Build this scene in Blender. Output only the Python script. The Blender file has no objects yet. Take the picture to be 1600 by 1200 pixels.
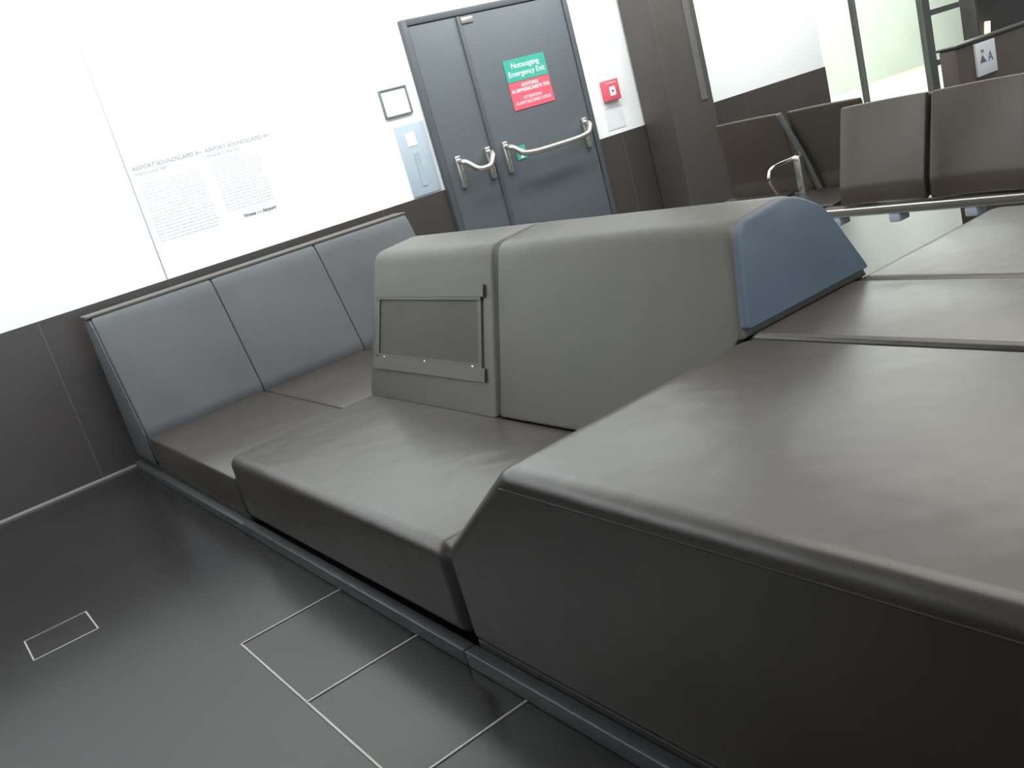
import bpy, bmesh, math, random
from mathutils import Vector, Matrix
random.seed(4)
sc=bpy.context.scene
sc.view_settings.view_transform='Standard'
COL=bpy.context.collection

# ---------------------------------------------------------------- materials
def nmat(name):
    m=bpy.data.materials.new(name);m.use_nodes=True
    nt=m.node_tree;b=nt.nodes['Principled BSDF']
    return m,nt,b
def plain(name,col,rough=.5,metal=0,spec=.5,var=.08,scale=6,bump=0,bscale=60,emit=None,es=0):
    m,nt,b=nmat(name)
    tc=nt.nodes.new('ShaderNodeTexCoord')
    n=nt.nodes.new('ShaderNodeTexNoise');n.inputs['Scale'].default_value=scale;n.inputs['Detail'].default_value=4
    nt.links.new(tc.outputs['Object'],n.inputs['Vector'])
    r=nt.nodes.new('ShaderNodeValToRGB')
    r.color_ramp.elements[0].position=.3;r.color_ramp.elements[1].position=.7
    r.color_ramp.elements[0].color=[c*(1-var) for c in col]+[1]
    r.color_ramp.elements[1].color=[min(1,c*(1+var)) for c in col]+[1]
    nt.links.new(n.outputs['Fac'],r.inputs['Fac']);nt.links.new(r.outputs['Color'],b.inputs['Base Color'])
    b.inputs['Roughness'].default_value=rough;b.inputs['Metallic'].default_value=metal
    b.inputs['Specular IOR Level'].default_value=spec
    if bump:
        n2=nt.nodes.new('ShaderNodeTexNoise');n2.inputs['Scale'].default_value=bscale;n2.inputs['Detail'].default_value=5
        nt.links.new(tc.outputs['Object'],n2.inputs['Vector'])
        bp=nt.nodes.new('ShaderNodeBump');bp.inputs['Strength'].default_value=bump;bp.inputs['Distance'].default_value=.01
        nt.links.new(n2.outputs['Fac'],bp.inputs['Height']);nt.links.new(bp.outputs[0],b.inputs['Normal'])
    if emit:
        b.inputs['Emission Color'].default_value=list(emit)+[1];b.inputs['Emission Strength'].default_value=es
    return m
def leather(name,col,rough,spec=.5,bs=.12):
    m,nt,b=nmat(name)
    tc=nt.nodes.new('ShaderNodeTexCoord')
    n=nt.nodes.new('ShaderNodeTexNoise');n.inputs['Scale'].default_value=2.2;n.inputs['Detail'].default_value=5
    nt.links.new(tc.outputs['Object'],n.inputs['Vector'])
    r=nt.nodes.new('ShaderNodeValToRGB');r.color_ramp.elements[0].position=.3;r.color_ramp.elements[1].position=.7
    r.color_ramp.elements[0].color=[c*.88 for c in col]+[1];r.color_ramp.elements[1].color=[c*1.12 for c in col]+[1]
    nt.links.new(n.outputs['Fac'],r.inputs['Fac']);nt.links.new(r.outputs['Color'],b.inputs['Base Color'])
    mr=nt.nodes.new('ShaderNodeMapRange');mr.inputs['To Min'].default_value=rough-.05;mr.inputs['To Max'].default_value=rough+.05
    nt.links.new(n.outputs['Fac'],mr.inputs['Value']);nt.links.new(mr.outputs[0],b.inputs['Roughness'])
    b.inputs['Specular IOR Level'].default_value=spec
    n2=nt.nodes.new('ShaderNodeTexNoise');n2.inputs['Scale'].default_value=4.5;n2.inputs['Detail'].default_value=2
    n3=nt.nodes.new('ShaderNodeTexNoise');n3.inputs['Scale'].default_value=140;n3.inputs['Detail'].default_value=2
    nt.links.new(tc.outputs['Object'],n2.inputs['Vector']);nt.links.new(tc.outputs['Object'],n3.inputs['Vector'])
    b1=nt.nodes.new('ShaderNodeBump');b1.inputs['Strength'].default_value=bs*2;b1.inputs['Distance'].default_value=.03
    b2=nt.nodes.new('ShaderNodeBump');b2.inputs['Strength'].default_value=.08;b2.inputs['Distance'].default_value=.001
    nt.links.new(n2.outputs['Fac'],b1.inputs['Height']);nt.links.new(n3.outputs['Fac'],b2.inputs['Height'])
    nt.links.new(b1.outputs[0],b2.inputs['Normal']);nt.links.new(b2.outputs[0],b.inputs['Normal'])
    return m
def tiled(name,col,line,ax,sx,ox,ay,sy,oy,w,rough,spec=.5,lw=1.0):
    m,nt,b=nmat(name)
    L=nt.links.new
    tc=nt.nodes.new('ShaderNodeTexCoord');sp=nt.nodes.new('ShaderNodeSeparateXYZ');L(tc.outputs['Object'],sp.inputs[0])
    def M(op,a,bv):
        n=nt.nodes.new('ShaderNodeMath');n.operation=op
        for i,v in enumerate((a,bv)):
            if v is None: continue
            if isinstance(v,(int,float)): n.inputs[i].default_value=v
            else: L(v,n.inputs[i])
        return n.outputs[0]
    def grid(s,size,off):
        t=M('DIVIDE',M('SUBTRACT',s,off),size);t=M('ADD',t,100)
        fr=M('FRACT',t,None);d=M('ABSOLUTE',M('SUBTRACT',fr,.5),None)
        return M('GREATER_THAN',d,.5-w/size)
    g=grid(sp.outputs[ax],sx,ox)
    if ay is not None: g=M('MAXIMUM',g,grid(sp.outputs[ay],sy,oy))
    n=nt.nodes.new('ShaderNodeTexNoise');n.inputs['Scale'].default_value=2.5;n.inputs['Detail'].default_value=6;L(tc.outputs['Object'],n.inputs['Vector'])
    r=nt.nodes.new('ShaderNodeValToRGB');r.color_ramp.elements[0].color=[c*.85 for c in col]+[1];r.color_ramp.elements[1].color=[c*1.15 for c in col]+[1]
    L(n.outputs['Fac'],r.inputs['Fac'])
    mx=nt.nodes.new('ShaderNodeMixRGB');L(M('MULTIPLY',g,lw),mx.inputs[0]);L(r.outputs[0],mx.inputs[1]);mx.inputs[2].default_value=list(line)+[1]
    L(mx.outputs[0],b.inputs['Base Color'])
    mr=nt.nodes.new('ShaderNodeMapRange');mr.inputs['To Min'].default_value=rough-.04;mr.inputs['To Max'].default_value=rough+.05
    L(n.outputs['Fac'],mr.inputs['Value']);L(mr.outputs[0],b.inputs['Roughness'])
    b.inputs['Specular IOR Level'].default_value=spec
    return m

M_wall=plain('white_wall_paint',(.86,.88,.88),.5,var=.01)
M_wain=tiled('dark_wall_tile',(.058,.050,.047),(.10,.10,.10),0,.76,.76,None,1,0,.003,.30)
M_floor=tiled('dark_floor_tile',(.020,.019,.020),(.027,.028,.028),0,.55,.02,1,.545,1.85,.002,.22,.42)
M_floor2=plain('pale_stone_floor',(.66,.62,.52),.35,var=.04)
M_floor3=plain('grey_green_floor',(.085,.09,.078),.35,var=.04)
M_ceil=plain('ceiling_paint',(.8,.8,.78),.8,var=.01)
M_lea=leather('grey_brown_leather',(.046,.038,.033),.31,.85,.10)
M_leaf=leather('grey_leather_back',(.072,.068,.059),.40,.5,.06)
M_wbk=leather('cool_grey_leather',(.078,.083,.092),.5,.4,.04)
M_blue=leather('bluish_grey_leather',(.070,.100,.130),.45,.4,.05)
M_dkside=leather('dark_leather_front',(.035,.029,.027),.45,.4)
M_plinth=plain('brushed_plinth_metal',(.075,.083,.083),.4,.3)
M_vent=plain('dark_vent_panel',(.042,.039,.032),.55,var=.1,bump=.2,bscale=160)
M_ventf=plain('vent_frame_grey',(.065,.062,.054),.45)
M_door=plain('grey_door_paint',(.095,.108,.122),.45,var=.03)
M_frame=plain('dark_grey_frame_paint',(.07,.078,.086),.45,var=.03)
M_steel=plain('satin_steel',(.72,.70,.64),.25,.9,var=.03)
M_chrome=plain('chrome',(.8,.8,.8),.12,1,var=.02)
M_col=plain('brown_grey_column_paint',(.075,.067,.062),.45,var=.04)
M_coll=plain('column_edge_strip_grey',(.115,.113,.108),.4,var=.04)
M_green=plain('sign_green',(.05,.36,.27),.4,var=.03)
M_red=plain('sign_red',(.72,.11,.15),.4,var=.03)
M_white=plain('sign_white',(.85,.86,.87),.4,var=.01)
M_offw=plain('panel_pale_grey',(.42,.49,.56),.4,var=.03)
M_blk=plain('black_plastic',(.03,.028,.027),.35,var=.05)
M_faint=plain('faint_grey_print',(.54,.59,.61),.6,var=.02)
M_print=plain('grey_print',(.32,.36,.38),.6,var=.02)
M_fr=plain('thin_frame_dark',(.16,.18,.18),.5,var=.02)
M_seat=leather('dark_brown_seat_leather',(.062,.050,.038),.34,.5,.06)
M_seatf=plain('dark_seat_shell',(.035,.03,.03),.4)
M_desk=plain('brown_desk_panel',(.10,.08,.065),.4)
M_dark=plain('dark_cabinet',(.05,.05,.045),.35)
M_metgrey=plain('grey_metal_post',(.13,.14,.13),.4,.2)
M_joint=plain('metal_joint_strip',(.42,.40,.37),.35,.3,var=.05)
M_glow=plain('warm_lamp',(.9,.7,.3),.4,emit=(1,.72,.25),es=6)
M_ink=plain('dark_blue_print',(.12,.14,.25),.5)
M_slot=plain('panel_slot',(.36,.42,.48),.4)
M_notice=plain('notice_white',(.72,.75,.77),.5)
def glassmat():
    m,nt,b=nmat('greenish_glass')
    b.inputs['Base Color'].default_value=(.93,.97,.94,1);b.inputs['Roughness'].default_value=.02
    b.inputs['Transmission Weight'].default_value=1;b.inputs['IOR'].default_value=1.1
    return m
M_glass=glassmat()
M_farw=plain('pale_green_wall',(.56,.62,.56),.5,var=.06,scale=1.2)

# ---------------------------------------------------------------- builders
def link(name,me,mats,parent=None,smooth=True):
    o=bpy.data.objects.new(name,me);COL.objects.link(o)
    for m in (mats if isinstance(mats,(list,tuple)) else [mats]): me.materials.append(m)
    if smooth:
        for p in me.polygons: p.use_smooth=True
    if parent: 
        o.parent=parent;o.matrix_parent_inverse=parent.matrix_world.inverted()
    return o
def finish(bm,name,mats,parent,smooth=True,ang=35):
    bmesh.ops.recalc_face_normals(bm,faces=bm.faces)
    me=bpy.data.meshes.new(name);bm.to_mesh(me);bm.free()
    o=link(name,me,mats,parent,smooth)
    if smooth:
        try: me.set_sharp_from_angle(angle=math.radians(ang))
        except Exception: pass
    return o
def box(name,a,b,mat,bev=0,parent=None,seg=3):
    bm=bmesh.new();bmesh.ops.create_cube(bm,size=1)
    for v in bm.verts:
        v.co=Vector([(a[i]+b[i])/2+v.co[i]*(b[i]-a[i]) for i in range(3)])
    if bev: bmesh.ops.bevel(bm,geom=list(bm.edges),offset=bev,segments=seg,affect='EDGES',profile=.5)
    return finish(bm,name,mat,parent,bev>0,60)
def solidX(name,pts,x0,x1,mat,bev,parent=None,seg=5):
    bm=bmesh.new()
    A=[bm.verts.new((x0,p[0],p[1])) for p in pts];B=[bm.verts.new((x1,p[0],p[1])) for p in pts];n=len(pts)
    bm.faces.new(A);bm.faces.new(B[::-1])
    for i in range(n): bm.faces.new((A[i],B[i],B[(i+1)%n],A[(i+1)%n]))
    bmesh.ops.recalc_face_normals(bm,faces=bm.faces)
    bmesh.ops.bevel(bm,geom=list(bm.edges),offset=bev,segments=seg,affect='EDGES',profile=.5)
    return finish(bm,name,mat,parent,True,40)
def roundpoly(pts,rad,n=5):
    out=[];N=len(pts)
    for i in range(N):
        p0=Vector(pts[i-1]);p=Vector(pts[i]);p1=Vector(pts[(i+1)%N])
        r=rad[i] if isinstance(rad,(list,tuple)) else rad
        a=(p0-p);b=(p1-p)
        d=min(r,a.length*.45,b.length*.45)
        s=p+a.normalized()*d;e=p+b.normalized()*d
        for k in range(n+1):
            t=k/n
            out.append((1-t)**2*s+2*t*(1-t)*p+t*t*e)
    return out
def loft(name,secs,mapf,mat,parent=None,endr=.02,ne=4):
    def scaled(poly,d):
        c=sum(poly,Vector((0,0)))/len(poly);out=[]
        for p in poly:
            v=p-c;L=v.length
            out.append(c+v*max(0,(L-d)/L))
        return out
    s0,p0=secs[0];s1,p1=secs[-1];sg=1 if s1>s0 else -1
    full=[]
    for k in range(ne+1):
        a=math.pi/2*k/ne
        full.append((s0+sg*endr*(1-math.cos(a)),scaled(p0,endr*(1-math.sin(a)))))
    for s,p in secs[1:-1]: full.append((s,p))
    for k in range(ne+1):
        a=math.pi/2*(1-k/ne)
        full.append((s1-sg*endr*(1-math.cos(a)),scaled(p1,endr*(1-math.sin(a)))))
    bm=bmesh.new();rings=[]
    for s,p in full: rings.append([bm.verts.new(mapf(s,q[0],q[1])) for q in p])
    n=len(rings[0])
    for a,b in zip(rings,rings[1:]):
        for i in range(n): bm.faces.new((a[i],a[(i+1)%n],b[(i+1)%n],b[i]))
    bm.faces.new(rings[0]);bm.faces.new(rings[-1][::-1])
    return finish(bm,name,mat,parent,True,50)
def prismY(name,pts,y0,y1,mat,parent=None,rad=.03,endr=.02):
    p=roundpoly(pts,rad);return loft(name,[(y0,p),((y0+y1)/2,p),(y1,p)],lambda s,a,b:(a,s,b),mat,parent,endr)
def prismX(name,pts,x0,x1,mat,parent=None,rad=.03,endr=.015):
    p=roundpoly(pts,rad);return loft(name,[(x0,p),((x0+x1)/2,p),(x1,p)],lambda s,a,b:(s,a,b),mat,parent,endr)
def tube(name,pts,r,mat,parent=None,n=10,res=6):
    P=[Vector(p) for p in pts];S=[P[0]]
    for i in range(1,len(P)-1):
        a=P[i].lerp(P[i-1],.35);c=P[i].lerp(P[i+1],.35)
        for k in range(res+1):
            t=k/res;S.append((1-t)**2*a+2*t*(1-t)*P[i]+t*t*c)
    S.append(P[-1]);bm=bmesh.new();rings=[]
    up=None
    for i,p in enumerate(S):
        d=(S[min(i+1,len(S)-1)]-S[max(i-1,0)]).normalized()
        if up is None: up=Vector((0,0,1)) if abs(d.z)<.9 else Vector((1,0,0))
        u=(up-d*up.dot(d)).normalized();v=d.cross(u);up=u
        rings.append([bm.verts.new(p+r*(math.cos(2*math.pi*k/n)*u+math.sin(2*math.pi*k/n)*v)) for k in range(n)])
    for a,b in zip(rings,rings[1:]):
        for i in range(n): bm.faces.new((a[i],a[(i+1)%n],b[(i+1)%n],b[i]))
    bm.faces.new(rings[0]);bm.faces.new(rings[-1][::-1])
    return finish(bm,name,mat,parent,True,50)
def empty(name,loc,label=None,cat=None,kind=None,group=None):
    o=bpy.data.objects.new(name,None);o.location=loc;o.empty_display_size=.1;COL.objects.link(o)
    bpy.context.view_layer.update();tag(o,label,cat,kind,group);return o
def tag(o,label=None,cat=None,kind=None,group=None):
    if label:o['label']=label
    if cat:o['category']=cat
    if kind:o['kind']=kind
    if group:o['group']=group
    return o
def text(name,body,x,z,y,size,mat,parent,align='CENTER',bold=0,rot=(math.pi/2,0,0)):
    c=bpy.data.curves.new(name,'FONT');c.body=body;c.size=size;c.align_x=align;c.align_y='CENTER';c.extrude=.0006;c.offset=bold;c.space_line=1.05
    t=bpy.data.objects.new('tmp',c);COL.objects.link(t);t.location=(x,y,z);t.rotation_euler=rot
    bpy.context.view_layer.update()
    me=bpy.data.meshes.new_from_object(t.evaluated_get(bpy.context.evaluated_depsgraph_get()))
    me.transform(t.matrix_world);bpy.data.objects.remove(t);me.materials.clear()
    return link(name,me,mat,parent,False)
def poly(name,pts,y,mat,parent):
    bm=bmesh.new();bm.faces.new([bm.verts.new((p[0],y,p[1])) for p in pts]);return finish(bm,name,mat,parent,False)

# ---------------------------------------------------------------- room
W=5.85
def S(o,label=None): tag(o,label,kind='structure');return o
S(box('floor',(-6,-5,-.1),(3.6,W,0),M_floor))
S(box('floor.001',(6.5,W,-.1),(26,16,0),M_floor2))
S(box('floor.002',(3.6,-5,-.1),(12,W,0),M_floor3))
S(box('wall_back',(-6,W,.98),(8.03,W+.15,3.4),M_wall))
S(box('baseboard_back',(-6,W-.012,0),(3.57,W+.15,.98),M_wain))
S(box('baseboard_back.001',(5.05,W-.012,0),(8.03,W+.15,.98),M_wain))
S(box('ceiling',(-6,-5,3.4),(12,16,3.5),M_ceil))
S(box('trim_1',(1.515,W-.003,.98),(1.521,W,3.4),M_print))
S(box('trim_2',(-6,W-.02,0),(3.5,W-.012,.012),M_joint))
S(box('wall_far',(6,11.6,0),(26,11.75,3.4),M_farw))
def strip(n,x0,y0,x1,y1): S(box('trim_%d'%n,(x0,y0,0),(x1,y1,.003),M_joint))
w=.003
strip(3,.57-w,-1,.57+w,2.94)
strip(4,.57,2.94-w,.95,2.94+w);strip(5,.57,2.40-w,.95,2.40+w);strip(6,.57,1.84-w,.95,1.84+w);strip(7,.57,1.29-w,.95,1.29+w)
strip(8,.03-w,3.66,.03+w,3.89);strip(9,.26-w,3.66,.26+w,3.89);strip(10,.03,3.66-w,.26,3.66+w);strip(11,.03,3.89-.0015,.26,3.89+.0015)

# ---------------------------------------------------------------- column
c=empty('wall_column',(5.8,5.65,0),'dark brown-grey square column standing against the white wall',kind='structure')
box('shaft',(5.58,5.50,0),(6.07,5.835,3.4),M_col,.012,c)
box('edge_strip',(5.93,5.494,1.05),(6.00,5.50,3.4),M_coll,0,c)

# ---------------------------------------------------------------- door
d=empty('door_1',(4.3,5.8,0),'grey double emergency exit door with steel push bars',kind='structure')
y0=W-.035
box('door_frame',(3.57,y0-.01,0),(3.615,W-.001,2.14),M_frame,.004,d)
box('door_frame',(5.005,y0-.01,0),(5.05,W-.001,2.14),M_frame,.004,d)
box('door_frame',(3.615,y0-.01,2.095),(5.005,W-.001,2.14),M_frame,.004,d)
l1=box('door_leaf',(3.62,y0,.005),(4.035,W-.002,2.09),M_door,.003,d)
l2=box('door_leaf',(4.045,y0,.005),(5.0,W-.002,2.09),M_door,.003,d)
box('cover_strip',(4.022,y0-.012,.005),(4.05,y0,2.09),M_frame,.003,l2)
box('closer_plate',(4.06,y0-.01,2.035),(4.16,y0,2.075),M_steel,.002,l2)
def pushbar(xa,xb,za,leaf):
    for x in (xa,xb):
        box('bracket',(x-.022,y0-.03,za-.10),(x+.022,y0,za+.13),M_steel,.008,leaf)
    dx=.08
    tube('push_bar',[(xa,y0-.02,za+.09),(xa+.01,y0-.09,za+.08),(xa+dx,y0-.13,za),(xb-dx,y0-.13,za),(xb-.01,y0-.09,za+.08),(xb,y0-.02,za+.09)],.021,M_steel,leaf)
pushbar(3.71,3.98,1.05,l1)
pushbar(4.14,4.93,1.05,l2)
# ---------------------------------------------------------------- signs
ys=y0-.001
s=empty('emergency_exit_sign',(4.515,ys,1.36),'green and red emergency exit alarm sign on grey door','sign')
box('green_plate',(4.32,ys-.004,1.565),(4.71,ys,1.725),M_green,0,s)
box('red_plate',(4.32,ys-.004,1.365),(4.71,ys,1.562),M_red,0,s)
text('lettering','Notausgang\nEmergency Exit',4.515,1.647,ys-.0045,.056,M_white,s)
text('lettering','ACHTUNG\nALARMGESICHERTE TÜR',4.515,1.515,ys-.0045,.033,M_white,s,bold=.0006)
text('lettering','ATTENTION\nALARM SECURED DOOR',4.515,1.425,ys-.0045,.031,M_white,s)
s=empty('door_sticker',(4.28,ys,1.01),'small green pictogram sticker on grey door','sticker')
box('plate',(4.235,ys-.003,1.02),(4.325,ys,1.12),M_green,0,s)
text('lettering','Notausgang\nEmergency Exit',4.28,1.088,ys-.0035,.011,M_white,s)
poly('arrow',((4.262,1.03),(4.298,1.03),(4.28,1.062)),ys-.0036,M_white,s)
s=empty('wall_frame',(3.375,W,1.54),'small white notice in thin dark frame on white wall','picture frame')
box('frame_border',(3.27,W-.018,1.545),(3.282,W,1.735),M_fr,.002,s);box('frame_border',(3.478,W-.018,1.545),(3.49,W,1.735),M_fr,.002,s)
box('frame_border',(3.282,W-.018,1.545),(3.478,W,1.556),M_fr,.002,s);box('frame_border',(3.282,W-.018,1.724),(3.478,W,1.735),M_fr,.002,s)
box('notice_sheet',(3.282,W-.008,1.556),(3.478,W-.001,1.724),M_white,0,s)
s=empty('control_panel',(3.42,W,.99),'pale blue-grey metal wall panel with white label','control panel')
box('plate',(3.31,W-.012,.99),(3.54,W,1.48),M_offw,.003,s)
box('white_label',(3.375,W-.015,1.33),(3.45,W-.012,1.42),M_white,0,s)
box('label_plate',(3.40,W-.016,1.05),(3.44,W-.012,1.28),M_slot,0,s)
s=empty('fire_alarm_call_point',(5.29,W,1.23),'red square fire alarm call point on white wall','fire alarm')
box('alarm_box',(5.215,W-.045,1.24),(5.375,W,1.40),M_red,.006,s)
box('press_window',(5.265,W-.048,1.275),(5.325,W-.045,1.345),M_white,.001,s)
text('lettering','FEUERMELDER',5.295,1.375,W-.0465,.017,M_white,s)
poly('arrow',((5.28,1.318),(5.31,1.318),(5.295,1.298)),W-.0485,M_blk,s)
s=empty('wall_notice',(5.29,W,1.0),'faint white information plate below the fire alarm','notice')
box('plate',(5.20,W-.004,1.02),(5.39,W,1.20),M_notice,0,s)
s=empty('wall_text_panel',(1.92,W,1.17),'faint grey two-column printed text on white wall','wall text')
text('heading','AIRPORT SOUNDSCAPES A+',1.55,1.64,W-.001,.034,M_print,s,'LEFT',.0006)
text('heading','AIRPORT SOUNDSCAPES A+',2.00,1.64,W-.001,.034,M_print,s,'LEFT',.0006)
text('subheading','WIEN KURATIERT',1.55,1.605,W-.001,.026,M_print,s,'LEFT')
text('subheading','VIENNA CURATED',2.00,1.605,W-.001,.026,M_print,s,'LEFT')
def lines(x0,x1,z0,z1,n):
    bm=bmesh.new()
    for i in range(n):
        z=z0+(z1-z0)*i/(n-1);x=x0
        while x<x1-.02:
            l=random.uniform(.012,.045);e=min(x+l,x1)
            vs=[bm.verts.new(q) for q in ((x,W-.0012,z),(e,W-.0012,z),(e,W-.0012,z+.006),(x,W-.0012,z+.006))]
            bm.faces.new(vs);x=e+.006
    finish(bm,'text_column',M_faint,s,False)
lines(1.56,1.95,1.20,1.54,18);lines(2.01,2.33,1.26,1.57,17)
text('logo','Vienna — Airport',2.10,1.205,W-.001,.030,M_fr,s,'LEFT',.001)

# ---------------------------------------------------------------- wall bench
X0=.97
wb=empty('wall_bench',(2,4.7,0),'low grey leather wall bench with three-panel reclined backrest','bench')
XS=[X0,1.665,2.345,3.03]
for i in range(3):
    a,b=XS[i]+.002,XS[i+1]-.002
    solidX('seat_cushion',[(3.885,.07),(3.885,.25),(5.27,.25),(5.27,.07)],a,b,M_lea,.014,wb,3)
    prismX('back_cushion',[(5.275,.10),(5.275,.28),(5.50,.88),(5.53,.935),(5.66,.935),(5.68,.88),(5.68,.10)],a,b,M_wbk,wb,[.01,.03,.05,.03,.03,.03,.01],.014)
prismX('top_rail',[(5.53,.925),(5.53,.945),(5.70,.945),(5.70,.925)],X0-.02,3.04,M_leaf,wb,.008,.01)
solidX('end_panel',[(5.285,.10),(5.285,.27),(5.51,.88),(5.54,.925),(5.68,.925),(5.68,.10)],X0-.012,X0+.001,M_wbk,.004,wb,2)
box('base',(X0+.01,3.885,.02),(3.02,5.75,.075),M_dkside,.004,wb)
box('plinth',(X0-.03,3.885,0),(X0+.01,5.75,.045),M_plinth,.004,wb)

# ---------------------------------------------------------------- island bench
mb=empty('island_bench',(2,2,0),'grey-brown leather island bench with wedge backrest and raised platform','bench')
solidX('seat_cushion',[(2.115,.06),(2.115,.35),(3.875,.35),(3.875,.06)],X0,1.72,M_lea,.045,mb,6)
solidX('seat_cushion',[(2.115,.06),(2.115,.35),(3.875,.35),(3.875,.06)],2.42,3.13,M_lea,.045,mb,6)
box('base',(1.72,2.13,.01),(2.42,3.87,.345),M_dkside,.01,mb)
box('plinth',(X0-.03,2.115,0),(X0+.01,3.88,.05),M_plinth,.004,mb)
SH=.38
mapb=lambda s,a,b:(a,s+SH*(b-.35),b)
def prof(zb=.345):
    xw=lambda z:1.67+.58*(z-.35)
    pts=[(xw(zb),zb),(xw(.83),.83),(2.005,.92),(2.26,.94),(2.375,.87),(2.42,max(zb,.66)+.01),(2.42,zb)]
    return roundpoly(pts,[.012,.06,.05,.05,.05,.02,.006],6)
loft('backrest_cushion',[(2.825,prof()),(3.3,prof()),(3.86,prof())],mapb,M_leaf,mb,.03)
def zplat(y): return .353 if y>2.10 else min(.653,.353+(2.10-y)*.75)
ss=[]
for k in range(9):
    sv=1.622+(2.815-1.622)*(k/8)**1.6
    z=.345
    for _ in range(20): z=zplat(sv+SH*(z-.35))
    ss.append((sv,prof(z+.001)))
loft('backrest_cushion',ss,mapb,M_leaf,mb,.02)
def cap():
    pl=prof(.657);c=sum(pl,Vector((0,0)))/len(pl)
    bm=bmesh.new();R=[]
    for sv,d in ((1.632,.004),(1.612,.004),(1.604,.012)):
        ring=[]
        for p in pl:
            v=p-c;L=v.length;q=c+v*((L-d)/L)
            ring.append(bm.verts.new(mapb(sv,q[0],q[1])))
        R.append(ring)
    n=len(pl)
    for A,B in zip(R,R[1:]):
        for i in range(n): bm.faces.new((A[i],A[(i+1)%n],B[(i+1)%n],B[i]))
    bm.faces.new(R[-1])
    o=finish(bm,'backrest_end_panel',M_blue,mb,True,50);o['label']='bluish-grey rounded end panel'
cap()
P0=Vector((1.67,0,.35));v=Vector((.58,0,1)).normalized();nn=Vector((-v.z,0,v.x))
def slab(name,ya,yb,za,zb,h0,h1,mat,bev,parent=None):
    bm=bmesh.new();bmesh.ops.create_cube(bm,size=1)
    for q in bm.verts:
        yy=ya if q.co.x<0 else yb;vv=((za if q.co.y<0 else zb)-.35)/v.z;hh=h0 if q.co.z<0 else h1
        p=P0+v*vv;p.y=yy+SH*(p.z-.35);q.co=p+nn*hh
    if bev: bmesh.ops.bevel(bm,geom=list(bm.edges),offset=bev,segments=3,affect='EDGES')
    return finish(bm,name,mat,parent,True,60)
vent=slab('vent_panel',2.93,3.765,.51,.735,-.012,.003,M_vent,.002,mb)
slab('vent_frame',2.915,3.78,.732,.748,-.012,.010,M_ventf,.004,vent);slab('vent_frame',2.915,3.78,.495,.514,-.012,.008,M_ventf,.003,vent)
slab('vent_frame',2.915,2.932,.497,.746,-.012,.008,M_ventf,.003,vent);slab('vent_frame',3.763,3.78,.497,.746,-.012,.008,M_ventf,.003,vent)
for yy in (2.97,3.34,3.70):
    slab('screw',yy,yy+.010,.501,.507,.006,.0095,M_steel,.001,vent)
slab('padded_lip',2.90,3.80,.748,.775,-.02,.012,M_leaf,.010,vent);slab('padded_lip',2.90,3.80,.465,.495,-.02,.010,M_leaf,.009,vent)
YA=-.6
P=[(YA,.06),(YA,.65),(1.71,.65),(2.105,.352),(2.105,.06)]
solidX('platform_cushion',P,X0,1.845,M_lea,.042,mb,8)
solidX('platform_cushion',P,1.855,2.325,M_lea,.018,mb,4)
solidX('platform_cushion',P,2.335,3.13,M_lea,.035,mb,6)
box('base',(X0+.01,YA+.02,.01),(3.12,2.09,.07),M_dkside,.004,mb)
box('plinth',(X0-.03,YA,0),(X0+.01,2.11,.05),M_plinth,.004,mb)
tube('stitched_seam',[(X0+.0005,YA+.05,.60),(X0-.0005,.8,.60),(X0+.0005,1.72,.60)],.0025,M_dkside,mb,6)

# ---------------------------------------------------------------- beam seating
def back(name,xb,xt,ya,yb,zb,zt,parent,mat):
    secs=[]
    for k in range(9):
        t=k/8;yy=ya+(yb-ya)*t;bul=.03*(1-(2*t-1)**2)
        pts=[(xb+bul,zb),(xb+bul+.01,zb+.1),(xt+bul,zt),(xt+bul+.03,zt),(xb+bul+.05,zb+.1),(xb+bul+.04,zb)]
        secs.append((yy,roundpoly(pts,.012,3)))
    return loft(name,secs,lambda s,a,b:(a,s,b),mat,parent,.008)
def pan(name,x0,x1,ya,yb,z,parent,mat):
    return prismY(name,[(x0,z-.02),(x0,z+.02),(x1,z+.04),(x1,z-.01)],ya,yb,mat,parent,.012,.01)
r=empty('beam_seat_row',(4.5,2.6,0),'row of dark leather waiting seats on chrome beam','airport seats')
for (a,b) in ((2.67,3.15),(2.17,2.64),(1.67,2.14)):
    back('seat_back',4.27,4.40,a,b,.44,.935,r,M_seat)
    back('back_frame',4.305,4.44,a-.012,b+.012,.45,.925,r,M_seatf)
    pan('seat_pan',4.38,4.80,a,b,.46,r,M_seat)
prismY('beam',[(4.26,.385),(4.26,.43),(4.36,.43),(4.36,.385)],1.5,3.30,M_steel,r,.008,.006)
for yy in (3.2,2.85,2.45,1.9):
    box('beam_bracket',(4.265,yy-.03,.34),(4.355,yy+.03,.385),M_offw,.005,r)
tube('leg',[(4.33,2.0,.39),(4.33,2.0,.03)],.022,M_chrome,r);box('foot',(4.08,1.97,0),(4.6,2.03,.03),M_chrome,.008,r)
tube('armrest',[(4.42,2.655,.42),(4.50,2.655,.62),(4.75,2.655,.63)],.012,M_chrome,r)
r=empty('beam_seat_row',(4.9,3.8,0),'pair of dark leather waiting seats with chrome armrest','airport seats')
for (a,b) in ((3.90,4.42),(3.34,3.84)):
    back('seat_back',4.90,4.84,a,b,.42,.93,r,M_seat)
    pan('seat_pan',4.46,4.86,a,b,.40,r,M_seatf)
prismY('beam',[(4.72,.33),(4.72,.38),(4.80,.38),(4.80,.33)],3.3,4.5,M_seatf,r,.008,.006)
tube('back_post',[(4.80,3.87,.93),(4.86,3.80,.68),(4.90,3.74,.42)],.02,M_metgrey,r)
tube('armrest',[(4.66,3.84,.42),(4.56,3.84,.58),(4.60,3.84,.645),(4.85,3.84,.65)],.012,M_chrome,r)
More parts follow.
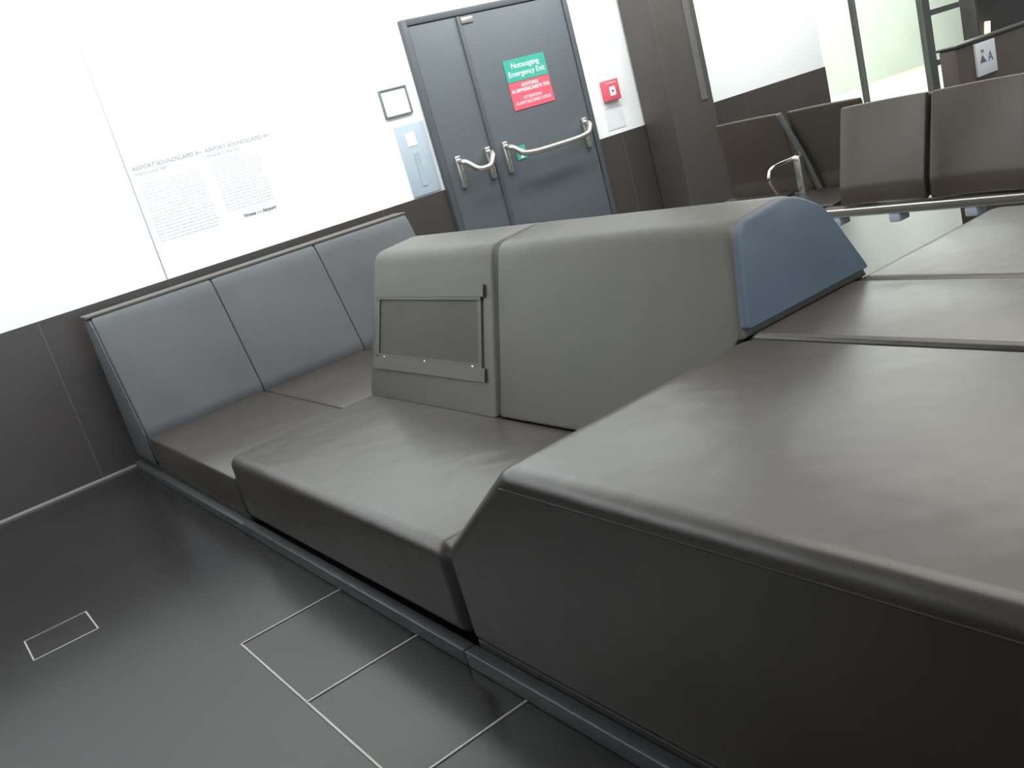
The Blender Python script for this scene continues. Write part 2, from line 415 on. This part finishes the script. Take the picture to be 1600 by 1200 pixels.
box('armrest_bracket',(4.80,3.78,.42),(4.84,3.83,.66),M_steel,.006,r)
tube('leg',[(4.76,4.1,.34),(4.76,4.1,.03)],.022,M_chrome,r);box('foot',(4.6,4.07,0),(5.0,4.13,.03),M_chrome,.008,r)

# ---------------------------------------------------------------- glass partition
g=empty('window_1',(10,W,0),'greenish glass partition with slim dark posts',kind='structure')
xs=[8.05,8.69,9.86,11.2,12.5]
for i in range(4):
    box('glass_pane',(xs[i]+.01,W+.05,.02),(xs[i+1]-.01,W+.062,3.38),M_glass,0,g)
for x,ww in ((8.04,.012),(8.69,.012),(9.90,.07),(11.2,.03)):
    box('post',(x-ww,W+.02,0),(x+ww,W+.09,3.4),M_metgrey,.004,g)
box('bottom_rail',(8.05,W+.03,0),(12.5,W+.08,.06),M_metgrey,.004,g)
box('cross_rail',(9.97,W+.03,.62),(11.17,W+.08,.68),M_metgrey,.004,g)
box('cross_rail',(9.97,W+.03,1.14),(11.17,W+.08,1.20),M_metgrey,.004,g)

# ---------------------------------------------------------------- desk and cabinet
s=empty('service_desk',(5.6,3.0,0),'brown panelled desk with small white sign plate','desk')
box('body',(5.22,2.96,0),(6.3,3.06,1.05),M_desk,.008,s)
box('desk_top',(5.21,2.95,1.05),(6.31,3.07,1.065),M_dark,.004,s)
s2=empty('sign_plate',(5.47,2.93,.85),'small white square sign with dark print on brown desk','sign')
box('plate',(5.39,2.944,.86),(5.60,2.958,1.04),M_white,.002,s2)
poly('pictogram',((5.42,.93),(5.45,.975),(5.465,.955),(5.49,.93)),2.943,M_ink,s2)
text('lettering','A',5.535,.95,2.943,.075,M_ink,s2)
text('lettering','IM',5.455,.99,2.943,.03,M_ink,s2)
s=empty('display_cabinet',(8.2,4.4,0),'dark cabinet with shelves and small warm lamp','cabinet')
box('back_panel',(7.80,4.30,0),(9.2,4.33,1.75),M_dark,.002,s)
box('side_panel',(7.77,4.2,0),(7.80,4.33,1.75),M_dark,.004,s);box('side_panel',(9.2,4.2,0),(9.25,4.33,1.75),M_dark,.004,s)
for z in (.08,.5,.88,1.3,1.72): box('shelf',(7.80,4.2,z),(9.2,4.30,z+.03),M_dark,.002,s)
tube('warm_lamp',[(7.96,4.24,.91),(7.99,4.24,1.03)],.022,M_glow,s)

# ---------------------------------------------------------------- lights
def area(name,loc,rot,sx,sy,p,col=(1,1,1)):
    l=bpy.data.lights.new(name,'AREA');l.shape='RECTANGLE';l.size=sx;l.size_y=sy;l.energy=p;l.color=col
    o=bpy.data.objects.new(name,l);COL.objects.link(o);o.location=loc;o.rotation_euler=rot;return o
area('added_wall_fill',(2,4.6,3.3),(math.radians(50),0,0),14,.5,440,(.96,1,.99))  # unseen fill light, added to brighten the white wall without lifting the furniture
area('ceiling_light',(2.2,1.5,3.35),(0,0,0),2.5,4,85,(1,.96,.90))
area('ceiling_light',(6,2.5,3.35),(0,0,0),2.5,4,90,(1,.97,.92))
area('daylight_window',(1,-4.6,1.7),(math.radians(90),0,0),9,2.6,130,(.70,.85,1))
area('lobby_light',(14,9,3.3),(0,0,0),12,4,800,(.97,1,.97))
w=bpy.data.worlds.new('world');sc.world=w;w.use_nodes=True
w.node_tree.nodes['Background'].inputs[0].default_value=(.84,.86,.88,1);w.node_tree.nodes['Background'].inputs[1].default_value=.34

# ---------------------------------------------------------------- camera
yaw,pit,rol=[math.radians(t) for t in (32.09,15.65,15.83)]
fw=Vector((math.sin(yaw)*math.cos(pit),math.cos(yaw)*math.cos(pit),-math.sin(pit)))
r0=Vector((math.cos(yaw),-math.sin(yaw),0));u0=r0.cross(fw)
rr=math.cos(rol)*r0-math.sin(rol)*u0;uu=math.sin(rol)*r0+math.cos(rol)*u0
cd=bpy.data.cameras.new('camera');cam=bpy.data.objects.new('camera',cd);COL.objects.link(cam)
cam.matrix_world=Matrix(((rr.x,uu.x,-fw.x,0),(rr.y,uu.y,-fw.y,0),(rr.z,uu.z,-fw.z,1.38),(0,0,0,1)))
cd.sensor_width=36;cd.lens=1470/1600*36;cd.clip_start=.02
sc.camera=cam
